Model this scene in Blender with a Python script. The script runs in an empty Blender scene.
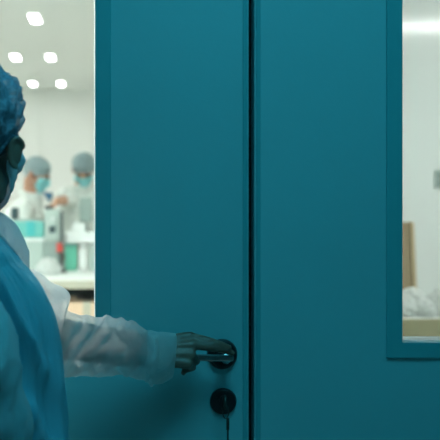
import bpy, bmesh, math, random
from mathutils import Vector, Matrix, noise, Euler
from mathutils.bvhtree import BVHTree
R = math.radians
random.seed(7)
scene = bpy.context.scene
COL = scene.collection

# ------------------------------------------------------------------ camera geometry
FPX, VPX, VPY, CAMZ = 1100.0, 105.0, 194.0, 1.40
def P(px, py, Y):
    """point of the place seen at photo pixel (px,py) when it stands Y metres from the camera"""
    return Vector(((px - VPX) / FPX * Y, Y, CAMZ - (py - VPY) / FPX * Y))

# ------------------------------------------------------------------ materials
def mat(name, color, rough=0.5, metal=0.0, spec=0.5, vary=0.06, scale=8.0, bump=0.0, bscale=40.0,
        emit=None, estr=0.0, coat=0.0):
    m = bpy.data.materials.new(name); m.use_nodes = True
    nt = m.node_tree; b = nt.nodes['Principled BSDF']
    b.inputs['Roughness'].default_value = rough
    b.inputs['Metallic'].default_value = metal
    b.inputs['Specular IOR Level'].default_value = spec
    b.inputs['Coat Weight'].default_value = coat
    tc = nt.nodes.new('ShaderNodeTexCoord')
    n = nt.nodes.new('ShaderNodeTexNoise'); n.inputs['Scale'].default_value = scale; n.inputs['Detail'].default_value = 4
    nt.links.new(tc.outputs['Object'], n.inputs['Vector'])
    r = nt.nodes.new('ShaderNodeValToRGB')
    c = Vector(color)
    lo = c * (1 - vary); hi = c * (1 + vary)
    r.color_ramp.elements[0].position = 0.3; r.color_ramp.elements[1].position = 0.7
    r.color_ramp.elements[0].color = (*lo, 1); r.color_ramp.elements[1].color = (*[min(1, v) for v in hi], 1)
    nt.links.new(n.outputs['Fac'], r.inputs['Fac'])
    nt.links.new(r.outputs['Color'], b.inputs['Base Color'])
    if bump > 0:
        n2 = nt.nodes.new('ShaderNodeTexNoise'); n2.inputs['Scale'].default_value = bscale; n2.inputs['Detail'].default_value = 5
        nt.links.new(tc.outputs['Object'], n2.inputs['Vector'])
        bp = nt.nodes.new('ShaderNodeBump'); bp.inputs['Strength'].default_value = bump; bp.inputs['Distance'].default_value = 0.01
        nt.links.new(n2.outputs['Fac'], bp.inputs['Height']); nt.links.new(bp.outputs['Normal'], b.inputs['Normal'])
    if emit is not None:
        b.inputs['Emission Color'].default_value = (*emit, 1); b.inputs['Emission Strength'].default_value = estr
    return m

def cloth_mat(name, color, transp=0.2, transl=0.5, bump=0.4, bscale=30.0, net=False, net_scale=38.0, stretch=1.0):
    """thin non-woven fabric: diffuse + translucent + a share of see-through holes"""
    m = bpy.data.materials.new(name); m.use_nodes = True
    nt = m.node_tree; nt.nodes.clear()
    N = nt.nodes.new; L = nt.links.new
    out = N('ShaderNodeOutputMaterial'); tc = N('ShaderNodeTexCoord')
    n = N('ShaderNodeTexNoise'); n.inputs['Scale'].default_value = bscale; n.inputs['Detail'].default_value = 5
    mp = N('ShaderNodeMapping'); mp.inputs['Scale'].default_value = (1, 1, stretch)
    L(tc.outputs['Object'], mp.inputs['Vector']); L(mp.outputs['Vector'], n.inputs['Vector'])
    bp = N('ShaderNodeBump'); bp.inputs['Strength'].default_value = bump; bp.inputs['Distance'].default_value = 0.012
    L(n.outputs['Fac'], bp.inputs['Height'])
    d = N('ShaderNodeBsdfPrincipled'); d.inputs['Roughness'].default_value = 0.6; d.inputs['Specular IOR Level'].default_value = 0.25
    d.inputs['Base Color'].default_value = (*color, 1)
    t = N('ShaderNodeBsdfTranslucent'); t.inputs['Color'].default_value = (*color, 1)
    L(bp.outputs['Normal'], d.inputs['Normal']); L(bp.outputs['Normal'], t.inputs['Normal'])
    mx = N('ShaderNodeMixShader'); mx.inputs['Fac'].default_value = transl
    L(d.outputs[0], mx.inputs[1]); L(t.outputs[0], mx.inputs[2])
    tr = N('ShaderNodeBsdfTransparent')
    mx2 = N('ShaderNodeMixShader'); mx2.inputs['Fac'].default_value = transp
    L(mx.outputs[0], mx2.inputs[1]); L(tr.outputs[0], mx2.inputs[2])
    if net:
        v = N('ShaderNodeTexVoronoi'); v.feature = 'DISTANCE_TO_EDGE'; v.inputs['Scale'].default_value = net_scale
        L(tc.outputs['Object'], v.inputs['Vector'])
        r = N('ShaderNodeValToRGB'); r.color_ramp.elements[0].position = 0.03; r.color_ramp.elements[1].position = 0.16
        r.color_ramp.elements[0].color = (0.0, 0, 0, 1); r.color_ramp.elements[1].color = (transp, transp, transp, 1)
        L(v.outputs['Distance'], r.inputs['Fac']); L(r.outputs['Color'], mx2.inputs['Fac'])
    L(mx2.outputs[0], out.inputs['Surface'])
    return m

def glass_mat(name):
    m = bpy.data.materials.new(name); m.use_nodes = True
    nt = m.node_tree; nt.nodes.clear()
    N = nt.nodes.new; L = nt.links.new
    out = N('ShaderNodeOutputMaterial')
    tr = N('ShaderNodeBsdfTransparent'); tr.inputs['Color'].default_value = (0.965, 0.975, 0.972, 1)
    g = N('ShaderNodeBsdfGlossy'); g.inputs['Roughness'].default_value = 0.03
    lw = N('ShaderNodeLayerWeight'); lw.inputs['Blend'].default_value = 0.18
    mx = N('ShaderNodeMixShader')
    L(lw.outputs['Fresnel'], mx.inputs['Fac']); L(tr.outputs[0], mx.inputs[1]); L(g.outputs[0], mx.inputs[2])
    L(mx.outputs[0], out.inputs['Surface'])
    return m

M = {}
M['door'] = mat('door_paint', (0.16, 0.495, 0.535), 0.42, vary=0.03, scale=3, bump=0.03, bscale=120)
M['frame'] = mat('frame_paint', (0.06, 0.38, 0.42), 0.38, vary=0.03, scale=3)

M['black'] = mat('black_plastic', (0.012, 0.013, 0.015), 0.35)
M['rubber'] = mat('black_rubber', (0.006, 0.007, 0.008), 0.8)
M['key_metal'] = mat('dark_brass', (0.10, 0.095, 0.085), 0.4, metal=1.0)
M['steel'] = mat('brushed_steel', (0.40, 0.41, 0.41), 0.28, metal=1.0, vary=0.1, scale=60)
M['glass'] = glass_mat('pane_glass')
M['cwall'] = mat('corridor_paint', (0.12, 0.28, 0.30), 0.6)
M['cfloor'] = mat('corridor_vinyl', (0.22, 0.27, 0.29), 0.4, scale=3)
M['rwall'] = mat('room_panel', (0.80, 0.832, 0.805), 0.5, vary=0.012, scale=1.2)
M['gloss_wall'] = mat('glossy_panel', (0.80, 0.84, 0.815), 0.105, vary=0.012, scale=1.5, spec=0.9)
M['rceil'] = mat('room_ceiling', (0.765, 0.81, 0.785), 0.6, vary=0.012, scale=1.2)
M['rfloor'] = mat('room_vinyl', (0.55, 0.55, 0.50), 0.35, vary=0.05, scale=2)
M['lamp'] = mat('lamp_diffuser', (0.9, 0.9, 0.9), 0.5, emit=(1.0, 1.0, 0.97), estr=17.0)
M['lamp_fill'] = mat('fill_lamp_diffuser', (0.9, 0.9, 0.9), 0.5, emit=(1.0, 1.0, 0.97), estr=22.0)  # for the added fill light inside the left leaf
M['lamp_side'] = mat('side_lamp_diffuser', (0.9, 0.9, 0.9), 0.5, emit=(1.0, 1.0, 0.97), estr=24.0)
M['lampc'] = mat('corridor_diffuser', (0.8, 0.9, 0.9), 0.5, emit=(0.09, 0.62, 0.80), estr=8.2)
M['white'] = mat('white_laminate', (0.76, 0.79, 0.77), 0.4, vary=0.02)
M['beige'] = mat('beige_edge', (0.45, 0.43, 0.34), 0.5)
M['tan'] = mat('tan_edge', (0.36, 0.33, 0.20), 0.5)
M['metalw'] = mat('painted_metal', (0.6, 0.64, 0.62), 0.4)
M['card'] = mat('cardboard', (0.72, 0.52, 0.36), 0.8, vary=0.06, scale=10)
M['wood'] = mat('pale_board', (0.30, 0.235, 0.14), 0.6, vary=0.08, scale=12)
M['wood_edge'] = mat('board_edge', (0.45, 0.36, 0.22), 0.6, vary=0.06, scale=14)
M['teal'] = mat('teal_plastic', (0.15, 0.47, 0.42), 0.4)
M['teal_d'] = mat('deep_teal_plastic', (0.06, 0.42, 0.42), 0.4)
M['green'] = mat('green_plastic', (0.12, 0.48, 0.34), 0.4)
M['grey'] = mat('grey_enamel', (0.28, 0.36, 0.33), 0.45)
M['grey_l'] = mat('light_grey_enamel', (0.42, 0.51, 0.47), 0.45)
M['dark'] = mat('dark_screen', (0.05, 0.085, 0.09), 0.3)
M['red'] = mat('red_plastic', (0.62, 0.08, 0.06), 0.4)
M['blue'] = mat('blue_cotton', (0.06, 0.17, 0.28), 0.8)
M['skin_l'] = mat('light_skin', (0.55, 0.31, 0.20), 0.5, vary=0.06, scale=30)
M['skin_t'] = mat('tan_skin', (0.42, 0.22, 0.14), 0.5, vary=0.06, scale=30)
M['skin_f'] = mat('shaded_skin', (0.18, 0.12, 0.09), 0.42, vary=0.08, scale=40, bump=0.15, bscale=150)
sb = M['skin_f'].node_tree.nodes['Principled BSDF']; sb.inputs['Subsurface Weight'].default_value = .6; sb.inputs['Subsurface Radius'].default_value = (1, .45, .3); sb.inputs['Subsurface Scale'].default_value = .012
M['eye'] = mat('eye_dark', (0.03, 0.02, 0.02), 0.2)
M['brow'] = mat('brow_hair', (0.05, 0.03, 0.02), 0.7)
M['lip'] = mat('lip', (0.45, 0.16, 0.13), 0.45)
M['hair'] = mat('dark_hair', (0.035, 0.022, 0.015), 0.6, vary=0.3, scale=90)
M['shirt'] = mat('dark_knit', (0.05, 0.06, 0.065), 0.8, bump=.3, bscale=200)
M['shoe'] = mat('white_clog', (0.7, 0.72, 0.7), 0.5)
M['gown'] = cloth_mat('gown_shade_fabric', (0.16, 0.58, 0.72), 0.04, 0.38, 1.0, 34, stretch=.07)  # torso shade put into the colour: bluer and deeper than the sleeves
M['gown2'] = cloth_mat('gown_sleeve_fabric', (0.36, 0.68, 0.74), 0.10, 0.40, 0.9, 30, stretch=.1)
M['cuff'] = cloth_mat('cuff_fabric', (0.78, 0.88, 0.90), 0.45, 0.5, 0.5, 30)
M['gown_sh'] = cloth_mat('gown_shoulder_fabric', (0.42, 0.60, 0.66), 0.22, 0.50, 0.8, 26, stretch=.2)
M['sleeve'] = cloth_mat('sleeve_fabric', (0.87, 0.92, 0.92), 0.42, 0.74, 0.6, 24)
M['cap'] = cloth_mat('cap_fabric', (0.24, 0.40, 0.52), 0.36, 0.4, 0.6, 40, net=True, net_scale=62)
M['mask'] = cloth_mat('mask_fabric', (0.82, 0.88, 0.92), 0.0, 0.55, 0.2, 90)
M['mask_c'] = cloth_mat('cyan_mask_fabric', (0.28, 0.68, 0.70), 0.0, 0.2, 0.2, 90)
M['capbg'] = cloth_mat('worker_cap_fabric', (0.42, 0.56, 0.58), 0.22, 0.35, 0.5, 40)
M['coat'] = cloth_mat('coat_cotton', (0.77, 0.82, 0.78), 0.0, 0.1, 0.3, 14)
M['trouser'] = mat('pale_trousers', (0.7, 0.75, 0.74), 0.8)
M['gasket'] = cloth_mat('pale_gasket', (0.85, 0.88, 0.88), 0.0, 0.75, 0.0, 10)
M['bag'] = cloth_mat('polythene_bag', (0.80, 0.84, 0.82), 0.25, 0.4, 0.8, 16)
M['tie'] = cloth_mat('tie_ribbon', (0.7, 0.76, 0.8), 0.0, 0.3, 0.2, 60)

# ------------------------------------------------------------------ object helpers
def tag(o, label=None, cat=None, group=None, kind=None):
    if label: o['label'] = label
    if cat: o['category'] = cat
    if group: o['group'] = group
    if kind: o['kind'] = kind
    return o

def empty(name, loc, label=None, cat=None, group=None, kind=None):
    o = bpy.data.objects.new(name, None); COL.objects.link(o); o.location = loc
    o.empty_display_size = 0.05
    return tag(o, label, cat, group, kind)

def obj(name, bm, mats, parent=None, origin=(0, 0, 0), smooth=False, recalc=True):
    """bm in world coordinates -> one linked mesh object; origin becomes its location"""
    if parent is not None:
        p = parent; origin = Vector((0, 0, 0))
        while p is not None:
            origin = origin + p.location; p = p.parent
    off = Vector(origin)
    bmesh.ops.translate(bm, vec=-off, verts=bm.verts)
    if recalc: bmesh.ops.recalc_face_normals(bm, faces=bm.faces)
    me = bpy.data.meshes.new(name); bm.to_mesh(me); bm.free()
    for m in (mats if isinstance(mats, (list, tuple)) else [mats]): me.materials.append(m)
    if smooth:
        for p in me.polygons: p.use_smooth = True
    o = bpy.data.objects.new(name, me); COL.objects.link(o)
    if parent is not None: o.parent = parent
    else: o.location = off
    return o

def add_box(bm, lo, hi, bev=0.0, seg=2, rot=None, mi=0):
    t = bmesh.new()
    lo = Vector(lo); hi = Vector(hi)
    c = (lo + hi) / 2; s = hi - lo
    bmesh.ops.create_cube(t, size=1.0, matrix=Matrix.Diagonal((*s, 1)))
    if bev > 0:
        bmesh.ops.bevel(t, geom=t.edges[:], offset=min(bev, min(s) * 0.45), segments=seg, affect='EDGES', profile=0.5)
    mx = Matrix.Translation(c) @ (rot.to_matrix().to_4x4() if rot else Matrix.Identity(4))
    t.transform(mx)
    merge(bm, t, mi); return bm

def merge(bm, t, mi=0):
    vm = {v: bm.verts.new(v.co) for v in t.verts}
    for f in t.faces:
        try:
            nf = bm.faces.new([vm[v] for v in f.verts]); nf.material_index = mi; nf.smooth = f.smooth
        except ValueError: pass
    t.free()

def box(lo, hi, bev=0.0, seg=2, rot=None):
    bm = bmesh.new(); add_box(bm, lo, hi, bev, seg, rot); return bm

def loft(bm, rings, cap0=True, cap1=True, closed=True, mi=0):
    vr = [[bm.verts.new(p) for p in r] for r in rings]
    n = len(vr[0])
    for a, b in zip(vr, vr[1:]):
        for i in range(n if closed else n - 1):
            j = (i + 1) % n
            f = bm.faces.new((a[i], a[j], b[j], b[i])); f.smooth = True; f.material_index = mi
    if closed and cap0: bm.faces.new(list(reversed(vr[0]))).material_index = mi
    if closed and cap1: bm.faces.new(vr[-1]).material_index = mi
    return vr

def frame_of(d):
    d = d.normalized()
    up = Vector((0, 0, 1)) if abs(d.z) < 0.92 else Vector((0, 1, 0))
    a = d.cross(up).normalized(); b = a.cross(d).normalized()
    return a, b

def add_tube(bm, pts, rad, n=16, mi=0, flat=1.0):
    pts = [Vector(p) for p in pts]
    if not isinstance(rad, (list, tuple)): rad = [rad] * len(pts)
    rings = []; pa = None
    for i, p in enumerate(pts):
        d = (pts[min(i + 1, len(pts) - 1)] - pts[max(i - 1, 0)]).normalized()
        if pa is None: a, b = frame_of(d)
        else:
            a = (pa - d * pa.dot(d)).normalized(); b = a.cross(d)
        pa = a
        rings.append([p + (a * math.cos(t) + b * math.sin(t) * flat) * rad[i] for t in [2 * math.pi * k / n for k in range(n)]])
    loft(bm, rings, mi=mi)
    return bm

def add_cyl(bm, p0, p1, r0, r1=None, n=40, bev=0.0, mi=0):
    """turned piece between p0 and p1 with softened rims"""
    p0 = Vector(p0); p1 = Vector(p1); r1 = r0 if r1 is None else r1
    d = (p1 - p0).normalized(); a, b = frame_of(d); L = (p1 - p0).length
    prof = [(0, r0 - bev), (bev * 0.3, r0 - bev * 0.3), (bev, r0), (L - bev, r1), (L - bev * 0.3, r1 - bev * 0.3), (L, r1 - bev)] if bev > 0 else [(0, r0), (L, r1)]
    rings = [[p0 + d * h + (a * math.cos(t) + b * math.sin(t)) * r for t in [2 * math.pi * k / n for k in range(n)]] for h, r in prof]
    loft(bm, rings, mi=mi)
    return bm

def smooth_path(pts, k=6):
    pts = [Vector(p) for p in pts]; out = []
    for i in range(len(pts) - 1):
        p0, p1, p2, p3 = pts[max(i - 1, 0)], pts[i], pts[i + 1], pts[min(i + 2, len(pts) - 1)]
        for s in range(k):
            t = s / k
            out.append(0.5 * ((2 * p1) + (p2 - p0) * t + (2 * p0 - 5 * p1 + 4 * p2 - p3) * t * t + (3 * p1 - p0 - 3 * p2 + p3) * t ** 3))
    out.append(pts[-1]); return out

# ------------------------------------------------------------------ setting: corridor
DY = 2.20              # front face of the doors
DT = 0.05              # leaf thickness
def dx(px): return (px - VPX) / FPX * DY
def dz(py): return CAMZ - (py - VPY) / FPX * DY
SEAM = dx(251.5)
LEAF = 1.05
XL, XR = SEAM - LEAF, SEAM + LEAF
DOOR_TOP = 2.12
WALLH = 2.70
CX0, CX1, CY0 = -1.75, 2.35, -1.6
RX0, RX1, RY1 = -2.2, 3.3, 13.75
def struct(name, bm, m, label=None, cat=None, **k):
    return tag(obj(name, bm, m, **k), label, cat, kind='structure')

struct('floor', box((min(CX0, RX0) - .1, CY0 - .1, -0.1), (RX1 + .1, RY1 + .1, 0)), M['rfloor'], 'pale vinyl floor running through corridor and workroom', 'floor')
struct('ceiling', box((RX0 - .1, DY, WALLH), (RX1 + .1, RY1 + .1, WALLH + .1)), M['rceil'], 'white workroom ceiling with recessed square lights', 'ceiling')
struct('ceiling_corridor', box((CX0 - .1, CY0 - .1, WALLH), (CX1 + .1, DY, WALLH + .1)), M['cwall'], 'dim corridor ceiling above the double door', 'ceiling')
# front wall round the door opening
bm = bmesh.new()
g = 0.012
add_box(bm, (RX0 - .1, DY - .03, 0), (XL - g, DY + .12, WALLH))
add_box(bm, (XR + g, DY - .03, 0), (RX1 + .1, DY + .12, WALLH))
add_box(bm, (XL - g, DY - .03, DOOR_TOP + g), (XR + g, DY + .12, WALLH))
struct('wall_front', bm, M['cwall'], 'dim teal corridor wall around the double door', 'wall')
struct('wall_corridor_left', box((CX0 - .1, CY0 - .1, 0), (CX0, DY - .03, WALLH)), M['cwall'], 'corridor wall left of the double door', 'wall')
struct('wall_corridor_right', box((CX1, CY0 - .1, 0), (CX1 + .1, DY - .03, WALLH)), M['cwall'], 'corridor wall right of the double door', 'wall')
struct('wall_corridor_rear', box((CX0, CY0 - .1, 0), (CX1, CY0, WALLH)), M['cwall'], 'corridor wall facing the double door', 'wall')
struct('wall_back', box((RX0 - .1, RY1, 0), (RX1 + .1, RY1 + .1, WALLH)), M['rwall'], 'pale far wall of the workroom', 'wall')
struct('wall_left', box((RX0 - .1, DY + .12, 0), (RX0, RY1, WALLH)), M['rwall'], 'pale left wall of the workroom', 'wall')
struct('wall_right', box((RX1, DY + .12, 0), (RX1 + .1, RY1, WALLH)), M['rwall'], 'pale right wall of the workroom', 'wall')
struct('wall_partition', box((0.40, 6.0, 0), (RX1, 6.1, WALLH)), M['gloss_wall'], 'glossy white partition wall behind the right door window', 'wall')
struct('wall_light_block', box((0.40, DY + .12, 0), (0.48, 6.0, WALLH)), M['rwall'], 'added unseen wall blocking light between the two door window views', 'wall')  # unseen wall added to keep bench-side light out of the right view
# flat pilaster on the far wall (faint vertical line left of the lamps)
xx = P(40, 90, RY1).x
struct('trim_1', box((RX0, RY1 - .05, 0), (xx, RY1, WALLH - .002), .004), M['rwall'], 'shallow raised panel on the far wall', 'wall panel')
struct('trim_2', box((RX0, RY1 - .075, 0), (RX1, RY1 - 0.05, 0.10), .004), M['white'], 'white skirting along the far wall', 'skirting')

# ------------------------------------------------------------------ double door
def frame_bars(bm, x0, x1, z0, z1, w, y0, y1, bev=0.0):
    """mitred rectangular frame; (x0..x1, z0..z1) is the opening, w the bar width"""
    o = [(x0 - w, z0 - w), (x1 + w, z0 - w), (x1 + w, z1 + w), (x0 - w, z1 + w)]
    i = [(x0, z0), (x1, z0), (x1, z1), (x0, z1)]
    vo = [[bm.verts.new((x, y, z)) for x, z in o] for y in (y0, y1)]
    vi = [[bm.verts.new((x, y, z)) for x, z in i] for y in (y0, y1)]
    for k in range(4):
        j = (k + 1) % 4
        bm.faces.new((vo[0][k], vo[0][j], vi[0][j], vi[0][k]))
        bm.faces.new((vo[1][j], vo[1][k], vi[1][k], vi[1][j]))
        bm.faces.new((vo[0][j], vo[0][k], vo[1][k], vo[1][j]))
        bm.faces.new((vi[0][k], vi[0][j], vi[1][j], vi[1][k]))
    if bev > 0:
        bmesh.ops.bevel(bm, geom=bm.edges[:], offset=bev, segments=2, affect='EDGES', profile=0.5)

WZ0, WZ1 = dz(342), 1.93
def door_leaf(name, x0, x1, wx0, wx1, label, seam_side):
    root = empty(name, ((x0 + x1) / 2, DY + DT / 2, 0.008), label, 'door', kind='structure')
    FW = 16 / 500.0
    bm = bmesh.new(); ox0, ox1, oz0, oz1 = wx0 - FW * .6, wx1 + FW * .6, WZ0 - FW * .6, WZ1 + FW * .6
    z0, z1 = 0.008, DOOR_TOP
    xs = [x0, ox0, ox1, x1]; zs = [z0, oz0, oz1, z1]
    grid = [[[bm.verts.new((x, y, z)) for z in zs] for x in xs] for y in (DY, DY + DT)]
    for i in range(3):
        for j in range(3):
            if i == 1 and j == 1: continue
            for s in (0, 1):
                q = [grid[s][i][j], grid[s][i + 1][j], grid[s][i + 1][j + 1], grid[s][i][j + 1]]
                bm.faces.new(q if s == 0 else q[::-1])
    def side(a, b): bm.faces.new((grid[0][a[0]][a[1]], grid[0][b[0]][b[1]], grid[1][b[0]][b[1]], grid[1][a[0]][a[1]]))
    for i in range(3):
        side((i, 0), (i + 1, 0)); side((i + 1, 3), (i, 3)); side((0, i + 1), (0, i)); side((3, i), (3, i + 1))
    side((1, 1), (2, 1)); side((2, 2), (1, 2)); side((1, 2), (1, 1)); side((2, 1), (2, 2))
    bmesh.ops.recalc_face_normals(bm, faces=bm.faces)
    leaf = obj('door_panel', bm, M['door'], root)
    bv = leaf.modifiers.new('bevel', 'BEVEL'); bv.width = 0.0035; bv.segments = 3; bv.limit_method = 'ANGLE'
    # window frame: outer flat bar, slightly proud, inner stepped bead
    bm = bmesh.new(); frame_bars(bm, wx0, wx1, WZ0, WZ1, FW, DY - 0.006, DY + 0.006, 0.002)
    b2 = bmesh.new(); frame_bars(b2, wx0, wx1, WZ0, WZ1, FW * .55, DY + 0.006, DY + DT * .55, 0.0); merge(bm, b2)
    obj('window_frame', bm, M['frame'], root)
    bm = bmesh.new(); frame_bars(bm, wx0 + .002, wx1 - .002, WZ0 + .004, WZ1 - .002, .018, DY + 0.040, DY + DT + 0.008, 0.0015)
    obj('glazing_bead', bm, M['gasket'], root)
    bm = box((wx0 - .004, DY + .029, WZ0 - .004), (wx1 + .004, DY + .035, WZ1 + .004))
    obj('glass_pane', bm, M['glass'], root)
    # narrow edge strip along the meeting stile
    ex = x1 if seam_side > 0 else x0
    bm = box((ex - .0125 if seam_side > 0 else ex + .004, DY - .0025, 0.012), (ex - .004 if seam_side > 0 else ex + .0125, DY + .004, DOOR_TOP - .004), .0012)
    obj('edge_strip', bm, M['frame'], root)
    hx = x0 if seam_side > 0 else x1
    for z in (0.25, 1.05, 1.85):
        bm = bmesh.new(); add_cyl(bm, (hx, DY - .006, z - .05), (hx, DY - .006, z + .05), .007, n=16, bev=.002)
        obj('hinge', bm, M['steel'], root, smooth=True)
    return root

GAP = 2.6 / 500
dl = door_leaf('door_1', XL, SEAM - GAP, XL + 0.20, dx(95), 'left leaf of the teal double door with lever handle and key', 1)
dr = door_leaf('door_2', SEAM + GAP, XR, dx(402), XR - 0.20, 'right leaf of the teal double door with plain stile and no handle', -1)
obj('rubber_seal', box((SEAM - GAP - .012, DY + DT + .001, 0.01), (SEAM + GAP + .012, DY + DT + .012, DOOR_TOP)), M['rubber'], dl)

# lever handle
HC = P(222, 354, DY); HC.y = DY
han = empty('door_handle', HC - dl.location); han.parent = dl
tag(han, 'steel lever on a round black rose')
bm = bmesh.new(); add_cyl(bm, (HC.x, DY, HC.z), (HC.x, DY - .011, HC.z), .0305, .0285, n=56, bev=.003)
add_cyl(bm, (HC.x, DY - .011, HC.z), (HC.x, DY - .018, HC.z), .018, .016, n=40, bev=.002)
obj('rose', bm, M['black'], han, smooth=False)
LY = DY - 0.056
LZ = P(0, 357.5, LY).z
bm = bmesh.new()
add_tube(bm, smooth_path([(HC.x + .004, DY - .016, HC.z - .004), (HC.x + .004, DY - .040, HC.z - .005), (HC.x + .004, LY, LZ)], 5), .0088, 18)
add_box(bm, (HC.x - .110, LY - .009, LZ - .0065), (HC.x + .016, LY + .009, LZ + .0055), .0028, 3)
lv = obj('lever', bm, M['steel'], han)
# lock rose below
KC = P(223, 401, DY); KC.y = DY
lk = empty('lock_rose', KC - dl.location); lk.parent = dl
bm = bmesh.new(); add_cyl(bm, (KC.x, DY, KC.z), (KC.x, DY - .010, KC.z), .0268, .0252, n=56, bev=.003)
obj('rose', bm, M['black'], lk)
bm = bmesh.new(); add_cyl(bm, (KC.x, DY - .009, KC.z + .004), (KC.x, DY - .0135, KC.z + .004), .0088, n=28, bev=.001)
add_box(bm, (KC.x - .0045, DY - .0135, KC.z - .016), (KC.x + .0045, DY - .009, KC.z + .002), .002)
obj('key_cylinder', bm, M['black'], lk)
# key left in the lock, with a ring and a tag key hanging down
key = empty('door_key', (KC.x, DY - .014, KC.z + .004), 'dark key left in the round lock with a second key hanging from its ring', 'key')
bm = bmesh.new()
add_box(bm, (KC.x - .0012, DY - .026, KC.z + .001), (KC.x + .0012, DY - .0135, KC.z + .007))
kb = smooth_path([(KC.x, DY - .024 - .011 * (1 - math.cos(a)), KC.z + .004 + .012 * math.sin(a)) for a in [2 * math.pi * k / 12 for k in range(13)]], 3)
add_tube(bm, kb, .0026, 8)
obj('key_bow', bm, M['key_metal'], key, smooth=True)
bm = bmesh.new()
c = Vector((KC.x + .001, DY - .040, KC.z - .014))
add_tube(bm, [c + Vector((.006 * math.sin(a), .002 * math.sin(a), .0125 * math.cos(a))) for a in [2 * math.pi * k / 28 for k in range(29)]], .0011, 8)
obj('key_ring', bm, M['key_metal'], key, smooth=True)
bm = bmesh.new()
add_box(bm, (c.x + .0003, c.y - .009, c.z - .034), (c.x + .0063, c.y - .0065, c.z - .010), .0012)
add_box(bm, (c.x + .0016, c.y - .009, c.z - .060), (c.x + .005, c.y - .0072, c.z - .034), .0006)
add_tube(bm, [c + Vector((.0035, -.008, -.0125)), c + Vector((.0035, 0, -.0115)), c + Vector((.002, .004, -.0125))], .0012, 6)
obj('hanging_key', bm, M['key_metal'], key)

# ------------------------------------------------------------------ lamps
def ceiling_light(x, y, w, l, label, group, lm='lamp'):
    root = empty('ceiling_light', (x, y, WALLH), label, 'ceiling light', group)
    bm = bmesh.new()
    for s in ((-1, 0), (1, 0), (0, -1), (0, 1)):
        if s[0]: add_box(bm, (x + s[0] * (w / 2 + .006) - .006, y - l / 2 - .012, WALLH - .012), (x + s[0] * (w / 2 + .006) + .006, y + l / 2 + .012, WALLH))
        else: add_box(bm, (x - w / 2, y + s[1] * (l / 2 + .006) - .006, WALLH - .012), (x + w / 2, y + s[1] * (l / 2 + .006) + .006, WALLH))
    obj('light_frame', bm, M['white'], root)
    # rounded diffuser
    bm = bmesh.new(); pts = []
    r = min(w, l) * .3
    for cx, cy, a0 in ((1, 1, 0), (-1, 1, 90), (-1, -1, 180), (1, -1, 270)):
        for k in range(7):
            a = R(a0 + 15 * k)
            pts.append((x + cx * (w / 2 - r) + r * math.cos(a), y + cy * (l / 2 - r) + r * math.sin(a) ))
    loft(bm, [[(px, py, WALLH - .001) for px, py in pts], [(px, py, WALLH - .008) for px, py in pts]])
    obj('diffuser', bm, M[lm], root)
    return root

C1, C2 = -.845, -.515
for y, n in ((8.1, 'nearest'), (10.4, 'middle'), (12.9, 'farthest')):
    nm = {8.1: 'largest bright ceiling light, alone at the top of the left door window',
          10.4: 'right light of the middle pair on the workroom ceiling',
          12.9: 'right light of the farthest pair on the workroom ceiling, nearest the far wall'}[y]
    ceiling_light(C2, y, .072, .40, nm, 'workroom ceiling lights')
    nm = {8.1: 'ceiling light left of the largest one, just outside the door window view',
          10.4: 'left light of the middle pair on the workroom ceiling',
          12.9: 'left light of the farthest pair on the workroom ceiling, above the capped head'}[y]
    ceiling_light(C1, y, .072, .40, nm, 'workroom ceiling lights')
for x, y, lab in ((1.75, 8.1, 'added unseen fill light beyond the partition wall'), (1.75, 10.4, 'added unseen fill light in the middle behind the partition'), (1.75, 12.7, 'added unseen fill light behind the partition near the far wall'),
                  (-1.65, 6.0, 'added unseen fill light left of the bench'), (-1.65, 8.6, 'added unseen fill light by the left wall in the middle'), (-1.65, 11.4, 'added unseen fill light by the left wall far back')):
    ceiling_light(x, y, .42, 1.1, lab, 'added fill lights')  # unseen lights added to brighten the workroom evenly
ceiling_light(-.42, 3.35, 1.4, 1.1, 'added unseen fill light just inside the left door leaf', 'added fill lights', 'lamp_fill')  # unseen light added to brighten the sleeve through the door window
ceiling_light(2.35, 4.95, .9, .16, 'added unseen fill light close to the glossy partition wall', 'added fill lights', 'lamp_side')  # unseen light added to brighten the partition wall
ceiling_light(2.4, 3.55, 1.5, .34, 'wide ceiling light in front of the glossy partition wall', 'workroom ceiling lights', 'lamp_side')

cl = empty('corridor_light', (0.35, 1.0, WALLH), 'dim teal corridor ceiling light in front of the double door', 'ceiling light')
bm = bmesh.new(); frame_bars(bm, -.05, .75, 0, 1, .02, 0, .02)
bm.transform(Matrix(((1, 0, 0, 0), (0, 0, 1.0, .5), (0, -1, 0, WALLH), (0, 0, 0, 1))))
obj('light_frame', bm, M['white'], cl)
obj('diffuser', box((-.05, .5, WALLH - .012), (.75, 1.5, WALLH - .001)), M['lampc'], cl)

# ------------------------------------------------------------------ people
def ellipsoid(bm, c, r, rot=None, n=20):
    t = bmesh.new(); bmesh.ops.create_uvsphere(t, u_segments=n, v_segments=n // 2 + 2, radius=1.0)
    t.transform(Matrix.Translation(Vector(c)) @ ((rot if rot is not None else Matrix.Identity(3)).to_4x4()) @ Matrix.Diagonal((*r, 1)))
    merge(bm, t)
def capsule(bm, p0, r0, p1, r1, n=16):
    p0 = Vector(p0); p1 = Vector(p1); d = p1 - p0; L = d.length
    if L < 1e-6: return
    d.normalize(); a, b = frame_of(d)
    prof = [(-r0 * math.cos(t), r0 * math.sin(t)) for t in [R(8), R(30), R(60), R(90)]] + [(L - r1 * math.cos(t), r1 * math.sin(t)) for t in [R(90), R(120), R(150), R(172)]]
    loft(bm, [[p0 + d * h + (a * math.cos(t) + b * math.sin(t)) * r for t in [2 * math.pi * k / n for k in range(n)]] for h, r in prof])

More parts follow.
